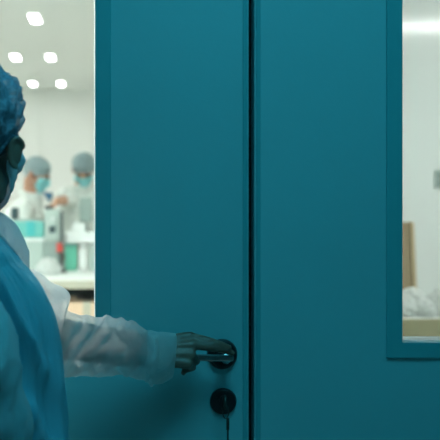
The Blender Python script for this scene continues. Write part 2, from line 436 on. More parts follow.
def head_bm(ears=True, es=1.0, flare=22):
    bm = bmesh.new()
    ellipsoid(bm, (0, -.014, .030), (.074, .092, .083), n=32)
    ellipsoid(bm, (0, .026, -.030), (.060, .062, .082), n=28)
    ellipsoid(bm, (0, .030, -.072), (.047, .050, .040), n=24)
    ellipsoid(bm, (0, .070, -.096), (.020, .016, .016))
    for s in (-1, 1):
        ellipsoid(bm, (s * .044, .058, -.022), (.022, .022, .02))
        ellipsoid(bm, (s * .030, .080, .021), (.026, .012, .008))
        ellipsoid(bm, (s * .031, .076, .003), (.013, .012, .009))
        capsule(bm, (s * .011, .094, -.032), .007, (s * .008, .100, -.034), .008)
        ellipsoid(bm, (s * .050, .0, -.065), (.012, .026, .03))
        if ears:
            eb = bm; bm = bmesh.new()
            rot = Euler((0, 0, s * R(-flare))).to_matrix()
            ellipsoid(bm, (s * .080, -.014, -.020), (.0075, .020, .029), rot, 16)
            c = Vector((s * .084, -.015, -.017))
            pts = [c + rot @ Vector((s * .004, .019 * math.cos(a) * (1 if math.sin(a) > 0 else .75), .031 * math.sin(a))) for a in [R(-110 + 260 * k / 16) * 1 for k in range(17)]]
            pts = [c + rot @ Vector((s * .004, -.019 * math.sin(t), .031 * math.cos(t) - (.006 if abs(t) > 1.6 else 0))) for t in [R(-70 + 250 * k / 18) for k in range(19)]]
            for q0, q1 in zip(pts, pts[1:]): capsule(bm, q0, .0055, q1, .0055, 8)
            ellipsoid(bm, (s * .079, .000, -.048), (.006, .008, .009))
            pv = Vector((s * .074, .004, -.014)); bm.transform(Matrix.Translation(pv) @ Matrix.Scale(es, 4) @ Matrix.Translation(-pv)); merge(eb, bm); bm = eb
    capsule(bm, (0, .088, .008), .008, (0, .108, -.026), .012)
    ellipsoid(bm, (0, .088, -.056), (.022, .010, .006)); ellipsoid(bm, (0, .087, -.066), (.018, .010, .007))
    return bm

_hb = head_bm(False); HEADBVH = BVHTree.FromBMesh(_hb); _hb.free()
def head_dist(az, el):
    d = Vector((math.sin(az) * math.cos(el), math.cos(az) * math.cos(el), math.sin(el)))
    o = Vector((0, 0, 0)) + d * 0.4
    hit = HEADBVH.ray_cast(o, -d)
    return (hit[0].length if hit[0] else 0.08), d

def head_shell(edge, off, naz=72, nel=26):
    """shell over the cranium from edge(az) up to the crown"""
    bm = bmesh.new(); rings = []
    for j in range(nel):
        u = j / (nel - 1); ring = []
        for i in range(naz):
            az = 2 * math.pi * i / naz - math.pi
            e0 = edge(az); el = e0 + (R(89) - e0) * u
            r, d = head_dist(az, el)
            ring.append(d * (r + off(az, u, d)))
        rings.append(ring)
    loft(bm, rings, cap0=False, cap1=True)
    return bm

def mask_bm(off=0.008, pleat=0.0022, naz=44, nel=26, azmax=66):
    D = []
    for j in range(nel):
        row = []
        for i in range(naz):
            u = i / (naz - 1) * 2 - 1; v = j / (nel - 1)
            az = R(azmax) * u
            w = 1 - .38 * abs(u) ** 2.5
            el = R(-24) + (v - .5) * R(64) * w
            row.append((head_dist(az, el)[0], az, el))
        D.append(row)
    for it in range(5):
        E = [[D[j][i][0] for i in range(naz)] for j in range(nel)]
        for j in range(nel):
            for i in range(naz):
                nb = [E[max(0, min(nel - 1, j + a))][max(0, min(naz - 1, i + b))] for a in (-1, 0, 1) for b in (-1, 0, 1)]
                D[j][i] = (max(E[j][i], sum(nb) / 9) if it < 3 else sum(nb) / 9, D[j][i][1], D[j][i][2])
    bm = bmesh.new(); vs = []
    for j in range(nel):
        row = []
        for i in range(naz):
            r, az, el = D[j][i]
            d = Vector((math.sin(az) * math.cos(el), math.cos(az) * math.cos(el), math.sin(el)))
            u = abs(i / (naz - 1) * 2 - 1)
            row.append(bm.verts.new(d * (r + off + pleat * math.sin(j * 1.6) * (1 - u))))
        vs.append(row)
    for j in range(nel - 1):
        for i in range(naz - 1):
            f = bm.faces.new((vs[j][i], vs[j][i + 1], vs[j + 1][i + 1], vs[j + 1][i])); f.smooth = True
    return bm

def add_hand(bm, W, F, N, right, curl, spread=(.5, .18, -.12, -.4), thumb=None, s=1.0):
    """palm + four fingers + thumb. curl: per finger three bend angles (deg)"""
    F = F.normalized(); N = (N - F * N.dot(F)).normalized()
    T = F.cross(N) if right else N.cross(F)      # thumb side
    B = -N
    # palm
    kn = []
    for k, (t, l) in enumerate(((.030, .086), (.010, .090), (-.010, .085), (-.028, .076))):
        K = W + (F * l + T * t + B * (.004 if k in (1, 2) else .001)) * s
        capsule(bm, W + (F * .008 + T * t * .62) * s, .0135 * s, K, .0105 * s, 12); kn.append(K)
    ellipsoid(bm, W + (F * .045) * s, (.036 * s, .032 * s, .0125 * s), Matrix((F, T, N)).transposed(), 16)
    ellipsoid(bm, W + (F * .030 + T * .020 + N * .008) * s, (.028 * s, .016 * s, .013 * s), Matrix((F, T, N)).transposed(), 14)
    for k in range(4):
        L = ((.040, .024, .019), (.044, .027, .020), (.041, .025, .019), (.032, .019, .017))[k]
        r = (.0090, .0092, .0087, .0078)[k]
        d = (F + T * spread[k] * .25).normalized(); p = kn[k]
        for q in range(3):
            ang = R(curl[k][q]); ax = d.cross(N)
            if ax.length < 1e-6: ax = T
            d = Matrix.Rotation(ang, 3, ax.normalized()) @ d
            e = p + d * L[q] * s
            capsule(bm, p, r * s * (1 - .08 * q), e, r * s * (.94 - .1 * q), 12); p = e
    tb = thumb or ((.75, .62, .25), (.95, .2, .35), (1, -.1, .25))
    p = W + (F * .018 + T * .022 + N * .006) * s
    for q, (l, r) in enumerate(((.042, .0118), (.032, .0100), (.025, .0092))):
        v = tb[q]; d = (F * v[0] + T * v[1] + N * v[2]).normalized()
        e = p + d * l * s
        capsule(bm, p, r * s, e, r * s * .9, 12); p = e

def remeshed(name, bm, voxel, smooth_it=4):
    me = bpy.data.meshes.new('tmp'); bmesh.ops.recalc_face_normals(bm, faces=bm.faces); bm.to_mesh(me); bm.free()
    o = bpy.data.objects.new('tmp', me); COL.objects.link(o)
    md = o.modifiers.new('r', 'REMESH'); md.mode = 'VOXEL'; md.voxel_size = voxel; md.use_smooth_shade = True
    if smooth_it:
        s = o.modifiers.new('s', 'SMOOTH'); s.factor = .5; s.iterations = smooth_it
    dg = bpy.context.evaluated_depsgraph_get()
    me2 = bpy.data.meshes.new_from_object(o.evaluated_get(dg), depsgraph=dg)
    bpy.data.objects.remove(o); bpy.data.meshes.remove(me)
    out = bmesh.new(); out.from_mesh(me2); bpy.data.meshes.remove(me2)
    return out

def head_matrix(c, yaw, pitch, roll=0):
    """yaw: 0 looks along +Y, positive turns to +X; pitch positive looks down"""
    return Matrix.Translation(c) @ Matrix.Rotation(-yaw, 4, 'Z') @ Matrix.Rotation(-pitch, 4, 'X') @ Matrix.Rotation(roll, 4, 'Y')

def body_mesh(J, H, voxel, skin, parent, hands, k=1.0, es=1.0, flare=22):
    bm = bmesh.new()
    hb = head_bm(True, es, flare); hb.transform(H); merge(bm, hb)
    hc = H @ Vector((0, -.02, -.06))
    capsule(bm, J['neck'], .052, hc, .050)
    capsule(bm, J['pelvis'], .125 * k, J['waist'], .112 * k, 24); capsule(bm, J['waist'], .112 * k, J['chest'], .125 * k, 24)
    capsule(bm, J['chest'], .11 * k, J['neck'], .050, 20)
    for s in 'LR':
        capsule(bm, J['chest'] + Vector((0, 0, .06)) * k, .075 * k, J['sh' + s], .052 * k)
        capsule(bm, J['sh' + s], .047 * k, J['el' + s], .040 * k); capsule(bm, J['el' + s], .040 * k, J['wr' + s], .025)
        if 'hip' + s in J:
            capsule(bm, J['pelvis'], .11 * k, J['hip' + s], .092 * k); capsule(bm, J['hip' + s], .088 * k, J['kn' + s], .056)
            capsule(bm, J['kn' + s], .054, J['an' + s], .036)
            ft = J['an' + s] + J['fwd'] * .13 + Vector((0, 0, -.055))
            capsule(bm, J['an' + s] + Vector((0, 0, -.04)), .034, ft, .026)
    for h in hands: add_hand(bm, **h)
    bm = remeshed('body', bm, voxel)
    # colour patches of the face (eyes, brows, lips)
    Hi = H.inverted()
    for f in bm.faces:
        f.smooth = True
        q = Hi @ f.calc_center_median()
        if q.y > .06:
            if (abs(abs(q.x) - .031) < .012 and abs(q.z - .003) < .005): f.material_index = 1
            elif abs(abs(q.x) - .031) < .02 and abs(q.z - .026) < .004: f.material_index = 2
            elif abs(q.x) < .021 and -.071 < q.z < -.051 and q.y > .084: f.material_index = 3
    return obj('body', bm, [skin, M['eye'], M['brow'], M['lip']], parent, recalc=False)

def headgear(H, parent, capm, maskm, edge, puff, mask_off=.008, wr=0.006, azmax=58):
    def off(az, u, d):
        w = math.sin(min(1, u * 1.9) * math.pi / 2)
        return .004 + puff * w + wr * w * noise.noise(d * 7.0) + wr * .5 * w * math.sin(az * 17 + 3 * noise.noise(d * 3)) * (1 - u)
    bm = head_shell(edge, off, 110, 34); bm.transform(H)
    cap = obj('cap', bm, capm, parent, smooth=True)
    # gathered elastic edge
    bm = bmesh.new(); pts = []
    for i in range(97):
        az = 2 * math.pi * i / 96 - math.pi; r, d = head_dist(az, edge(az)); pts.append(H @ (d * (r + .005 + .0012 * math.sin(i * 2.3))))
    add_tube(bm, pts, .0034, 8)
    obj('elastic_band', bm, capm, cap, smooth=True)
    bm = head_shell(lambda a: min(edge(a), R(2) + R(-34) * (1 - math.cos(a)) * .5 + (R(45) if abs(a) < R(60) else 0)) if abs(a) > R(75) else edge(a), lambda a, u, d: .0025, 72, 16); bm.transform(H)
    obj('hair', bm, M['hair'], parent, smooth=True)
    bm = mask_bm(mask_off, azmax=azmax); bm.transform(H)
    mk = obj('face_mask', bm, maskm, parent, smooth=True)
    md = mk.modifiers.new('t', 'SOLIDIFY'); md.thickness = .0015
    for s in (-1, 1):
        bm = bmesh.new()
        pts = smooth_path([(s * .072, .038, -.012), (s * .078, .012, .008), (s * .074, -.012, .012), (s * .072, -.016, -.010), (s * .070, -.008, -.038), (s * .068, .010, -.046), (s * .062, .034, -.048)], 5)
        add_tube(bm, [H @ Vector(p) for p in pts], .0011, 8)
        obj('ear_loop', bm, M['tie'], mk, smooth=True)
    return cap

# ---------- foreground person at the door (seen from behind)
base = Vector((P(-30, 0, 1.66).x, 1.66, 0))
woman = empty('person', base, 'person in pale blue gown, netted cap and mask, back turned, reaching for the door lever', 'person')
YB = 1.66
hcen = P(-33, 142, YB)
HW = head_matrix(hcen, R(13), R(2), R(0))
wrist = P(149, 352, 2.102)
J = dict(neck=P(-44, 222, YB - .02), chest=P(-48, 290, YB), waist=P(-44, 400, YB), pelvis=Vector((base.x, YB, .92)),
         shR=P(-12, 262, 1.74), elR=P(50, 337, 1.965), wrR=wrist, shL=P(-112, 256, 1.56), elL=P(-22, 388, 1.535), wrL=P(-150, 470, 1.72),
         fwd=Vector((.1, 1, 0)).normalized())
for s, sg in (('L', -1), ('R', 1)):
    J['hip' + s] = Vector((base.x - .02 + sg * .06, YB, .84)); J['kn' + s] = Vector((base.x + sg * .09, YB + .02, .47)); J['an' + s] = Vector((base.x + sg * .09, YB - .02, .085))
hands = [dict(W=wrist, F=Vector((1, .02, .03)), N=Vector((0, .88, -.47)), right=True, s=.95,
              curl=((4, 10, 8), (12, 18, 12), (72, 55, 30), (66, 88, 60)), spread=(-1.1, -.3, -.3, .5),
              thumb=((.80, .30, .45), (.95, -.05, .35), (1, -.15, .1))),
         dict(W=J['wrL'], F=Vector((-.2, .7, -.5)), N=Vector((.8, 0, -.2)), right=False, curl=((20, 25, 15),) * 4)]
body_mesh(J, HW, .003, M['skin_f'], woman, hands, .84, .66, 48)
def edge_w(az):
    a = abs(az)
    f = R(34); s = R(5); b = R(-52)
    if a < R(75): return f + (s - f) * (a / R(75)) ** 1.6
    if a < R(105): return s
    t = ((a - R(105)) / R(75)) ** .6; return s + (b - s) * (t * t * (3 - 2 * t))
headgear(HW, woman, M['cap'], M['mask'], edge_w, .015, .011, .011, 92)

# gown body: horizontal rings whose right-hand outline follows the photographed back of the gown
def torso_rings():
    ct = [(212, -14), (222, -10), (235, 0), (250, 13), (262, 21), (273, 31), (287, 41), (301, 48), (316, 54), (330, 57.5), (345, 60), (360, 62), (380, 63.5), (400, 65), (420, 66.5), (440, 68), (480, 72), (560, 78), (640, 84)]
    rings = []; n = 300
    FL = [(-.10, .003, .03), (-.22, -.005, .04), (-.33, .005, .03), (-.45, -.004, .05), (-.58, .006, .035), (-.70, -.005, .045), (-.83, .005, .03), (-.96, -.004, .05), (-1.1, .006, .04), (-1.3, -.005, .06), (-1.5, .005, .05)]
    for k, (y, x) in enumerate(ct):
        c = P(-48, y, YB); edge = P(x, y, YB); hw = edge.x - c.x
        dep = min(.135, .055 + .0021 * max(0, y - 212)); 
        ring = []
        for i in range(n):
            a = 2 * math.pi * i / n
            ca, sa = math.cos(a), math.sin(a)
            e = .82
            px = math.copysign(abs(ca) ** e, ca) * hw; py = math.copysign(abs(sa) ** e, sa) * dep
            amp = min(1, max(0, (y - 225) / 120.0)) * .013
            fold = amp * (math.sin(a * 13 + .8 * math.sin(y * .012)) * .6 + math.sin(a * 29 + y * .013) * .25 + 1.1 * noise.noise(Vector((a * 3.0, y * .006, 3))))
            fold += min(1, max(0, (y - 215) / 80.0)) * .020 * (max(0, 1 - 3.5 * abs(noise.noise(Vector((px * 17 - (y - 212) * .010, y * .0035, 1.7 + (0 if sa < 0 else 5)))))) ** 2 - .3)
            aa = a - 2 * math.pi
            for f0, fa, fw_ in FL:
                q = f0 + .10 * math.sin(y * .013 + f0 * 9)
                fold += fa * min(1, max(0, (y - 225) / 45.0)) * (.55 + .45 * math.sin(y * .021 + f0 * 23)) * math.exp(-((aa - q) / fw_) ** 2)
            side = 1 - abs(ca) ** 6 * .8
            px += ca * fold * side; py += sa * fold * side
            ring.append(Vector((c.x + px, c.y + py, c.z)))
        rings.append(ring)
    return rings
bm = bmesh.new()
tr = torso_rings()
# interpolate between the given rings for smooth folds
dense = []
for k in range(len(tr) - 1):
    for q in range(4):
        t = q / 4; p0, p1, p2, p3 = tr[max(k - 1, 0)], tr[k], tr[k + 1], tr[min(k + 2, len(tr) - 1)]
        dense.append([0.5 * ((2 * b) + (c - a) * t + (2 * a - 5 * b + 4 * c - d) * t * t + (3 * b - a - 3 * c + d) * t ** 3) for a, b, c, d in zip(p0, p1, p2, p3)])
dense.append(tr[-1])
loft(bm, dense, cap0=False, cap1=False)
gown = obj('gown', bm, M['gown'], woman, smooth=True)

def span_sleeve(spec, n=40, sub=5, fold=.005, seed=0.0, ridge=.010, creases=(), face=False):
    """rings spanned between an upper and a lower outline point (given in photo pixels and depth)"""
    rings = []
    S = [(P(a[0], a[1], y), P(b[0], b[1], y), dth) for a, b, y, dth in spec]
    T = smooth_path([s[0] for s in S], sub); Bm = smooth_path([s[1] for s in S], sub)
    D = []
    for i in range(len(S) - 1):
        for k in range(sub): D.append(S[i][2] + (S[i + 1][2] - S[i][2]) * k / sub)
    D.append(S[-1][2])
    C = [(a + b) / 2 for a, b in zip(T, Bm)]
    for k in range(len(T)):
        c = C[k]; u = (T[k] - Bm[k]) / 2
        ax = (C[min(k + 1, len(C) - 1)] - C[max(k - 1, 0)]).normalized()
        w = (Vector((0, 1, 0)) if face else ax.cross(u).normalized()) * D[k]
        ring = []
        em = 1 if k < .78 * len(T) else .35
        for i in range(n):
            a = 2 * math.pi * i / n
            f = 1 + em * (fold / max(u.length, .02)) * ((math.sin(k * .42 + a * 2.0 + seed) * .8 + 1.6 * noise.noise(Vector((math.cos(a) * 1.6 + seed, math.sin(a) * 1.6, k * .16))) + .8 * noise.noise(Vector((math.cos(a) * 4 + seed, math.sin(a) * 4, k * .42)))) * (1 - .75 * abs(math.cos(a)) ** 8)) + em * ridge / max(u.length, .02) * (max(0, 1 - 3.2 * abs(noise.noise(Vector((k * .085 + math.sin(a) * 1.1 + seed, math.cos(a) * 1.3 - k * .05, seed))))) ** 2 - .3) * (1 - .8 * abs(math.cos(a)) ** 8)
            for k0, sl_, am, sg_ in creases: f += am / max(u.length, .02) * math.exp(-((k - k0 - sl_ * math.cos(a)) / sg_) ** 2) * (1 - .6 * abs(math.cos(a)) ** 8)
            ring.append(c + (u * math.cos(a) + w * math.sin(a)) * f)
        rings.append(ring)
    return rings

spec = [((-20, 207), (-50, 280), 1.66, .05), ((-4, 210), (-36, 292), 1.675, .055), ((13, 221), (-16, 306), 1.69, .055), ((23, 236), (-10, 322), 1.71, .052), ((28.5, 249), (-4, 338), 1.73, .048),
        ((29.5, 259), (4, 350), 1.75, .042), ((29.5, 268), (8, 360), 1.77, .036), ((27, 276), (8, 366), 1.78, .03)]
bm = bmesh.new(); loft(bm, span_sleeve(spec, 56, 6, .003, 2.3, .005, (), True), cap0=False, cap1=False)
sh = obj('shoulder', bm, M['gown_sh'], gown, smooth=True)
spec = [((10, 262), (-10, 340), 1.76, .042), ((24, 266), (2, 352), 1.79, .046), ((38, 273), (14, 364), 1.83, .048), ((54, 282.5), (30, 372), 1.88, .062), ((70, 297), (46, 377), 1.92, .066), ((66, 309.5), (60, 377), 1.955, .066),
        ((84, 316.5), (76, 375.5), 1.985, .060), ((102, 317), (94, 375), 2.01, .053), ((118, 319), (111, 375), 2.03, .051), ((132, 322), (127, 376), 2.05, .048), ((144, 328), (141, 380), 2.07, .045),
        ((155, 333), (152, 383), 2.085, .043), ((166, 333.5), (164, 381), 2.10, .04), ((173.5, 334), (170.5, 377), 2.11, .034), ((175, 338), (172, 373), 2.113, .028)]
bm = bmesh.new(); loft(bm, span_sleeve(spec, 64, 8, .0045, 1.3, .008, ((49, 10, .012, 1.6), (57, 9, .006, 1.3), (42, 8, .008, 1.5), (88, 1, .006, 1.5)), True), cap0=False, cap1=False)
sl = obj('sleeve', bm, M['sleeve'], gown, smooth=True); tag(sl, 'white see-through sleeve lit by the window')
spec = [((-128, 226), (-84, 214), 1.60, .03), ((-140, 250), (-66, 220), 1.58, .055), ((-124, 285), (-42, 246), 1.56, .058), ((-100, 320), (-14, 280), 1.54, .058), ((-78, 348), (5, 309), 1.53, .058), ((-62, 376), (17, 332), 1.525, .058),
        ((-54, 396), (20, 358), 1.525, .058), ((-52, 414), (21, 384), 1.53, .058), ((-62, 432), (32, 410), 1.54, .056), ((-80, 446), (31, 436), 1.56, .052), ((-100, 452), (2, 470), 1.60, .048), ((-122, 452), (-60, 494), 1.65, .042), ((-142, 452), (-110, 496), 1.69, .036)]
bm = bmesh.new(); loft(bm, span_sleeve(spec, 48, 6, .005, 4.1), cap0=False, cap1=False)
obj('sleeve', bm, M['gown2'], gown, smooth=True)
spec = [((147, 331.5), (145, 382), 2.075, .045), ((156, 332), (153, 384), 2.088, .044), ((166, 332), (163.5, 382.5), 2.10, .041), ((174.5, 333), (171.5, 377.5), 2.11, .036), ((176.5, 336), (173, 374.5), 2.113, .031)]
bm = bmesh.new(); loft(bm, span_sleeve(spec, 64, 6, .002, 5.0, .003, (), True), cap0=False, cap1=False)
obj('cuff', bm, M['cuff'], gown, smooth=True)
bm = bmesh.new()
us = smooth_path([J['elR'].lerp(J['wrR'], .10), J['elR'].lerp(J['wrR'], .35), J['elR'].lerp(J['wrR'], .7), J['wrR'] + Vector((-.004, 0, 0))], 6)
add_tube(bm, us, [.0365 - .005 * i / (len(us) - 1) + .0012 * math.sin(i * 2.1) for i in range(len(us))], 24)
tag(obj('shirt_sleeve', bm, M['shirt'], woman, smooth=True), 'dark sleeve showing through the white gown sleeve')
# neck binding of the gown
bm = bmesh.new()
add_tube(bm, [v * 1.0 for v in tr[0]] + [tr[0][0]], .004, 8)
obj('neck_binding', bm, M['gown'], gown, smooth=True)
bm = bmesh.new()
for s in 'LR':
    b2 = bmesh.new(); capsule(b2, J['hip' + s], .085, J['kn' + s], .066); capsule(b2, J['kn' + s], .065, J['an' + s] + Vector((0, 0, .03)), .055)
    obj('trouser_leg', remeshed('t', b2, .012, 3), M['trouser'], woman, smooth=True, recalc=False)
    a = J['an' + s]
    rings = []
    for t, w, h in ((-.07, .02, .05), (-.06, .036, .08), (-.02, .042, .09), (.06, .044, .07), (.13, .045, .055), (.175, .03, .04), (.185, .012, .02)):
        rings.append([Vector((a.x + w * math.cos(q), a.y + t, max(0, h * (.5 + .5 * math.sin(q))))) for q in [2 * math.pi * k / 20 for k in range(20)]])
    b2 = bmesh.new(); loft(b2, rings); obj('shoe', b2, M['shoe'], woman, smooth=True)
bm.free()

# ---------- two workers at the bench
def worker(base, label, hc, yaw, pitch, J, skin, hands, group='workers at the bench', blue=None):
    root = empty('person', base, label, 'person', group)
    H = head_matrix(hc, yaw, pitch) @ Matrix.Scale(.90, 4)
    fw = Vector((math.sin(yaw), math.cos(yaw), 0)); J['fwd'] = fw
    rt = Vector((fw.y, -fw.x, 0))
    for s, sg in (('L', -1), ('R', 1)):
        J['hip' + s] = J['pelvis'] + rt * sg * .09 - Vector((0, 0, .08)); J['kn' + s] = Vector((J['hip' + s].x, J['hip' + s].y, .47)); J['an' + s] = Vector((J['hip' + s].x, J['hip' + s].y, .085))
    body_mesh(J, H, .006, skin, root, hands)
    # coat
    bm = bmesh.new()
    capsule(bm, J['pelvis'] - Vector((0, 0, .25)), .185, J['pelvis'], .165, 24); capsule(bm, J['pelvis'], .165, J['waist'], .14, 24); capsule(bm, J['waist'], .14, J['chest'], .152, 24)
    capsule(bm, J['chest'], .140, J['neck'] - Vector((0, 0, .035)), .075, 20)
    for s in 'LR':
        capsule(bm, J['chest'] + Vector((0, 0, .05)), .095, J['sh' + s], .075)
        capsule(bm, J['sh' + s], .072, J['el' + s], .056)
        capsule(bm, J['el' + s], .056, J['el' + s].lerp(J['wr' + s], J.get('cuff' + s, .9)), .042)
    bm = remeshed('coat', bm, .008, 6)
    for v in bm.verts: v.co += v.normal * (.007 * noise.noise(v.co * 11) + .003 * noise.noise(v.co * 30))
    coat = obj('coat', bm, M['coat'], root, smooth=True, recalc=False)
    bm = bmesh.new()
    nk = J['neck']
    add_tube(bm, [nk + Vector((.068 * math.cos(t), .068 * math.sin(t), .012 - .02 * (math.cos(t - math.atan2(fw.y, fw.x))))) for t in [2 * math.pi * k / 24 for k in range(25)]], .014, 8)
    obj('collar', bm, M['coat'], coat, smooth=True)
    for k in range(4):
        c = J['chest'] + fw * (.15) + Vector((0, 0, .04 - .1 * k)); c = c
        b2 = bmesh.new(); add_cyl(b2, c, c + fw * .012, .007, n=14, bev=.001); obj('button', b2, M['metalw'], coat)
    for s in 'LR':
        bm = bmesh.new(); capsule(bm, J['hip' + s], .1, J['kn' + s], .075); capsule(bm, J['kn' + s], .074, J['an' + s] + Vector((0, 0, .03)), .06)
        obj('trouser_leg', remeshed('t', bm, .012, 3), M['trouser'], root, smooth=True, recalc=False)
        a = J['an' + s]; rings = []
        for t, w, h in ((-.08, .02, .05), (-.06, .038, .09), (0, .044, .09), (.06, .046, .07), (.13, .047, .055), (.18, .03, .04), (.19, .012, .02)):
            rings.append([Vector((a.x, a.y, 0)) + fw * t + rt * w * math.cos(q) + Vector((0, 0, h * (.5 + .5 * math.sin(q)))) for q in [2 * math.pi * k / 18 for k in range(18)]])
        b2 = bmesh.new(); loft(b2, rings); obj('shoe', b2, M['shoe'], root, smooth=True)
    if blue is not None:
        b2 = bmesh.new(); a, b, c = blue; th = Vector((0, .03, 0))
        loft(b2, [[a - th, b - th, c - th], [a + th, b + th, c + th]])
        bmesh.ops.bevel(b2, geom=b2.edges[:], offset=.006, segments=2, affect='EDGES')
        obj('shirt_front', b2, M['blue'], root)
    headgear(H, root, M['capbg'], M['mask_c'], edge_w, .014, .008, .006)
    return root

Y1 = 7.12
nk = P(31, 196, Y1)
b1 = Vector((P(18, 0, Y1).x, Y1 + .02, 0))
J1 = dict(neck=nk, chest=P(24, 224, Y1), waist=P(20, 262, Y1), pelvis=Vector((b1.x, b1.y, .93)),
          shL=P(30, 208, Y1 + .15), shR=P(22, 210, Y1 - .17), elL=P(38, 240, Y1 + .16), elR=P(24, 250, Y1 - .20), wrL=P(56, 246, Y1 - .1), wrR=P(47, 252, Y1 - .28))
worker(b1, 'worker in white coat and grey cap facing right, left of the other worker', P(37, 175, Y1), R(106), R(26), J1, M['skin_t'],
       [dict(W=J1['wrL'], F=Vector((.8, -.5, -.2)), N=Vector((0, -.2, -1)), right=False, curl=((20, 30, 20),) * 4),
        dict(W=J1['wrR'], F=Vector((.8, -.4, -.2)), N=Vector((0, .2, -1)), right=True, curl=((20, 30, 20),) * 4)],
       blue=(P(42, 192, Y1 - .05), P(53.5, 192.5, Y1 - .05), P(50, 203, Y1 - .05)))
Y2 = 7.35
b2_ = Vector((P(80, 0, Y2).x, Y2 + .12, 0))
J2 = dict(neck=P(82, 187, Y2 + .06), chest=P(80, 212, Y2 + .09), waist=P(80, 250, Y2 + .10), pelvis=Vector((b2_.x, b2_.y, .93)),
          shR=P(66, 196, Y2 + .07), shL=P(101, 197, Y2 + .07), elR=P(66, 226, Y2 - .10), elL=P(104, 235, Y2 - .06), wrR=P(57, 201, Y2 - .36), wrL=P(92, 240, Y2 - .28), cuffR=.30)
J2['elR'] = P(68, 200, Y2 - .14)
worker(b2_, 'worker in white coat bending a masked face down, one bare forearm stretched to the left', P(84, 170, Y2 - .02), R(186), R(46), J2, M['skin_l'],
       [dict(W=J2['wrR'], F=Vector((-.6, -.4, -.5)), N=Vector((0, -.3, -1)), right=True, s=.85, curl=((20, 30, 20),) * 4),
        dict(W=J2['wrL'], F=Vector((-.6, -.8, -.2)), N=Vector((0, 0, -1)), right=False, curl=((20, 30, 20),) * 4)])

# ------------------------------------------------------------------ left bench and its load
TZ = .95
tb = empty('workbench', (-.2, 6.4, 0), 'long white-topped workbench with beige edge in front of the two workers', 'workbench')
TX0, TX1, TY0, TY1 = -1.05, .34, 5.76, 6.86
obj('bench_top', box((TX0, TY0 + .004, TZ - .03), (TX1, TY1, TZ), .004), M['white'], tb)
obj('front_edge', box((TX0, TY0 - .014, TZ - .046), (TX1, TY0 + .003, TZ - .002), .004), M['beige'], tb)
for x in (TX0 + .05, TX1 - .05):
    for y in (TY0 + .05, TY1 - .05):
        obj('leg', box((x - .02, y - .02, 0), (x + .02, y + .02, TZ - .03), .004), M['metalw'], tb)
obj('lower_shelf', box((TX0 + .03, TY0 + .03, .58), (TX1 - .03, TY1 - .03, .60), .003), M['metalw'], tb)

def on_table(px0, px1, py0, py1, Y, depth):
    a = P(px0, py1, Y); b = P(px1, py0, Y)
    return (a.x, Y, a.z), (b.x, Y + depth, b.z)
def lidbox(name, lo, hi, m, lidm, label, cat, group=None, lid=.02, extra=None):
    root = empty(name, ((lo[0] + hi[0]) / 2, (lo[1] + hi[1]) / 2, lo[2]), label, cat, group)
    obj('bin', box(lo, (hi[0], hi[1], hi[2] - lid), .008, 3), m, root)
    obj('lid', box((lo[0] - .005, lo[1] - .005, hi[2] - lid), (hi[0] + .005, hi[1] + .005, hi[2]), .005, 2), lidm, root)
    return root
YT = 6.42
tz_px = 194 + .45 * FPX / YT
# pale box with teal tote on it
lo, hi = on_table(12, 43.8, 238, tz_px, YT, .22); lo = (lo[0], lo[1], TZ)
lidbox('storage_box', lo, hi, M['grey_l'], M['white'], 'pale grey lidded box under the teal tote', 'box')
lo2, hi2 = on_table(13, 43.8, 219.5, 238, YT, .2)
tt = empty('tote', ((lo2[0] + hi2[0]) / 2, (lo2[1] + hi2[1]) / 2, lo2[2]), 'teal plastic tote on the pale box left of the grey machine', 'box')
obj('bin', box(lo2, hi2, .008, 3), M['teal'], tt)
a, b = P(26.5, 236, YT - .008), P(35, 221, YT + .006)
obj('label_panel', box((a.x, a.y, a.z), (b.x, b.y, b.z), .003), M['teal_d'], tt)
bm = bmesh.new(); add_box(bm, (lo2[0] - .006, lo2[1] - .006, hi2[2] - .012), (hi2[0] + .006, hi2[1] + .006, hi2[2]), .005); obj('rim', bm, M['grey_l'], tt)
a, b = P(9, 219, YT + .05), P(18.5, 207.5, YT + .05)
dv = empty('display_unit', ((a.x + b.x) / 2, YT + .1, hi2[2]), 'small dark square display on the left end of the teal tote', 'device')
a.z = hi2[2]
obj('casing', box((a.x + .012, a.y, a.z), (b.x + .0, a.y + .05, b.z), .006), M['black'], dv)
obj('screen', box((a.x + .018, a.y - .003, a.z + .008), (b.x - .006, a.y + .002, b.z - .007), .002), M['dark'], dv)
# grey dispensing machine
lo, hi = on_table(44.8, 59, 209, tz_px, YT - .02, .14)
mc = empty('dispensing_machine', ((lo[0] + hi[0]) / 2, lo[1] + .07, TZ), 'grey upright machine with dark top cap and dark window on the bench', 'machine')
zb = P(0, 241, YT).z
obj('housing', box((lo[0], lo[1], zb), hi, .010, 3), M['grey_l'], mc)
obj('base', box((lo[0] - .004, lo[1] - .01, TZ), (hi[0] + .002, hi[1], zb), .008, 3), M['grey'], mc)
a, b = P(49, 233, YT - .03), P(55.5, 226, YT - .03)
obj('window', box((a.x, lo[1] - .004, a.z), (b.x, lo[1] + .006, b.z), .003), M['dark'], mc)
obj('top_cap', box((lo[0] - .002, lo[1] + .01, hi[2]), (lo[0] + .048, lo[1] + .08, hi[2] + .018), .005), M['black'], mc)
bm = bmesh.new(); c = P(53, 219, YT - .02); add_cyl(bm, (c.x, lo[1], c.z), (c.x, lo[1] - .012, c.z), .012, n=20, bev=.002); obj('knob', bm, M['metalw'], mc)
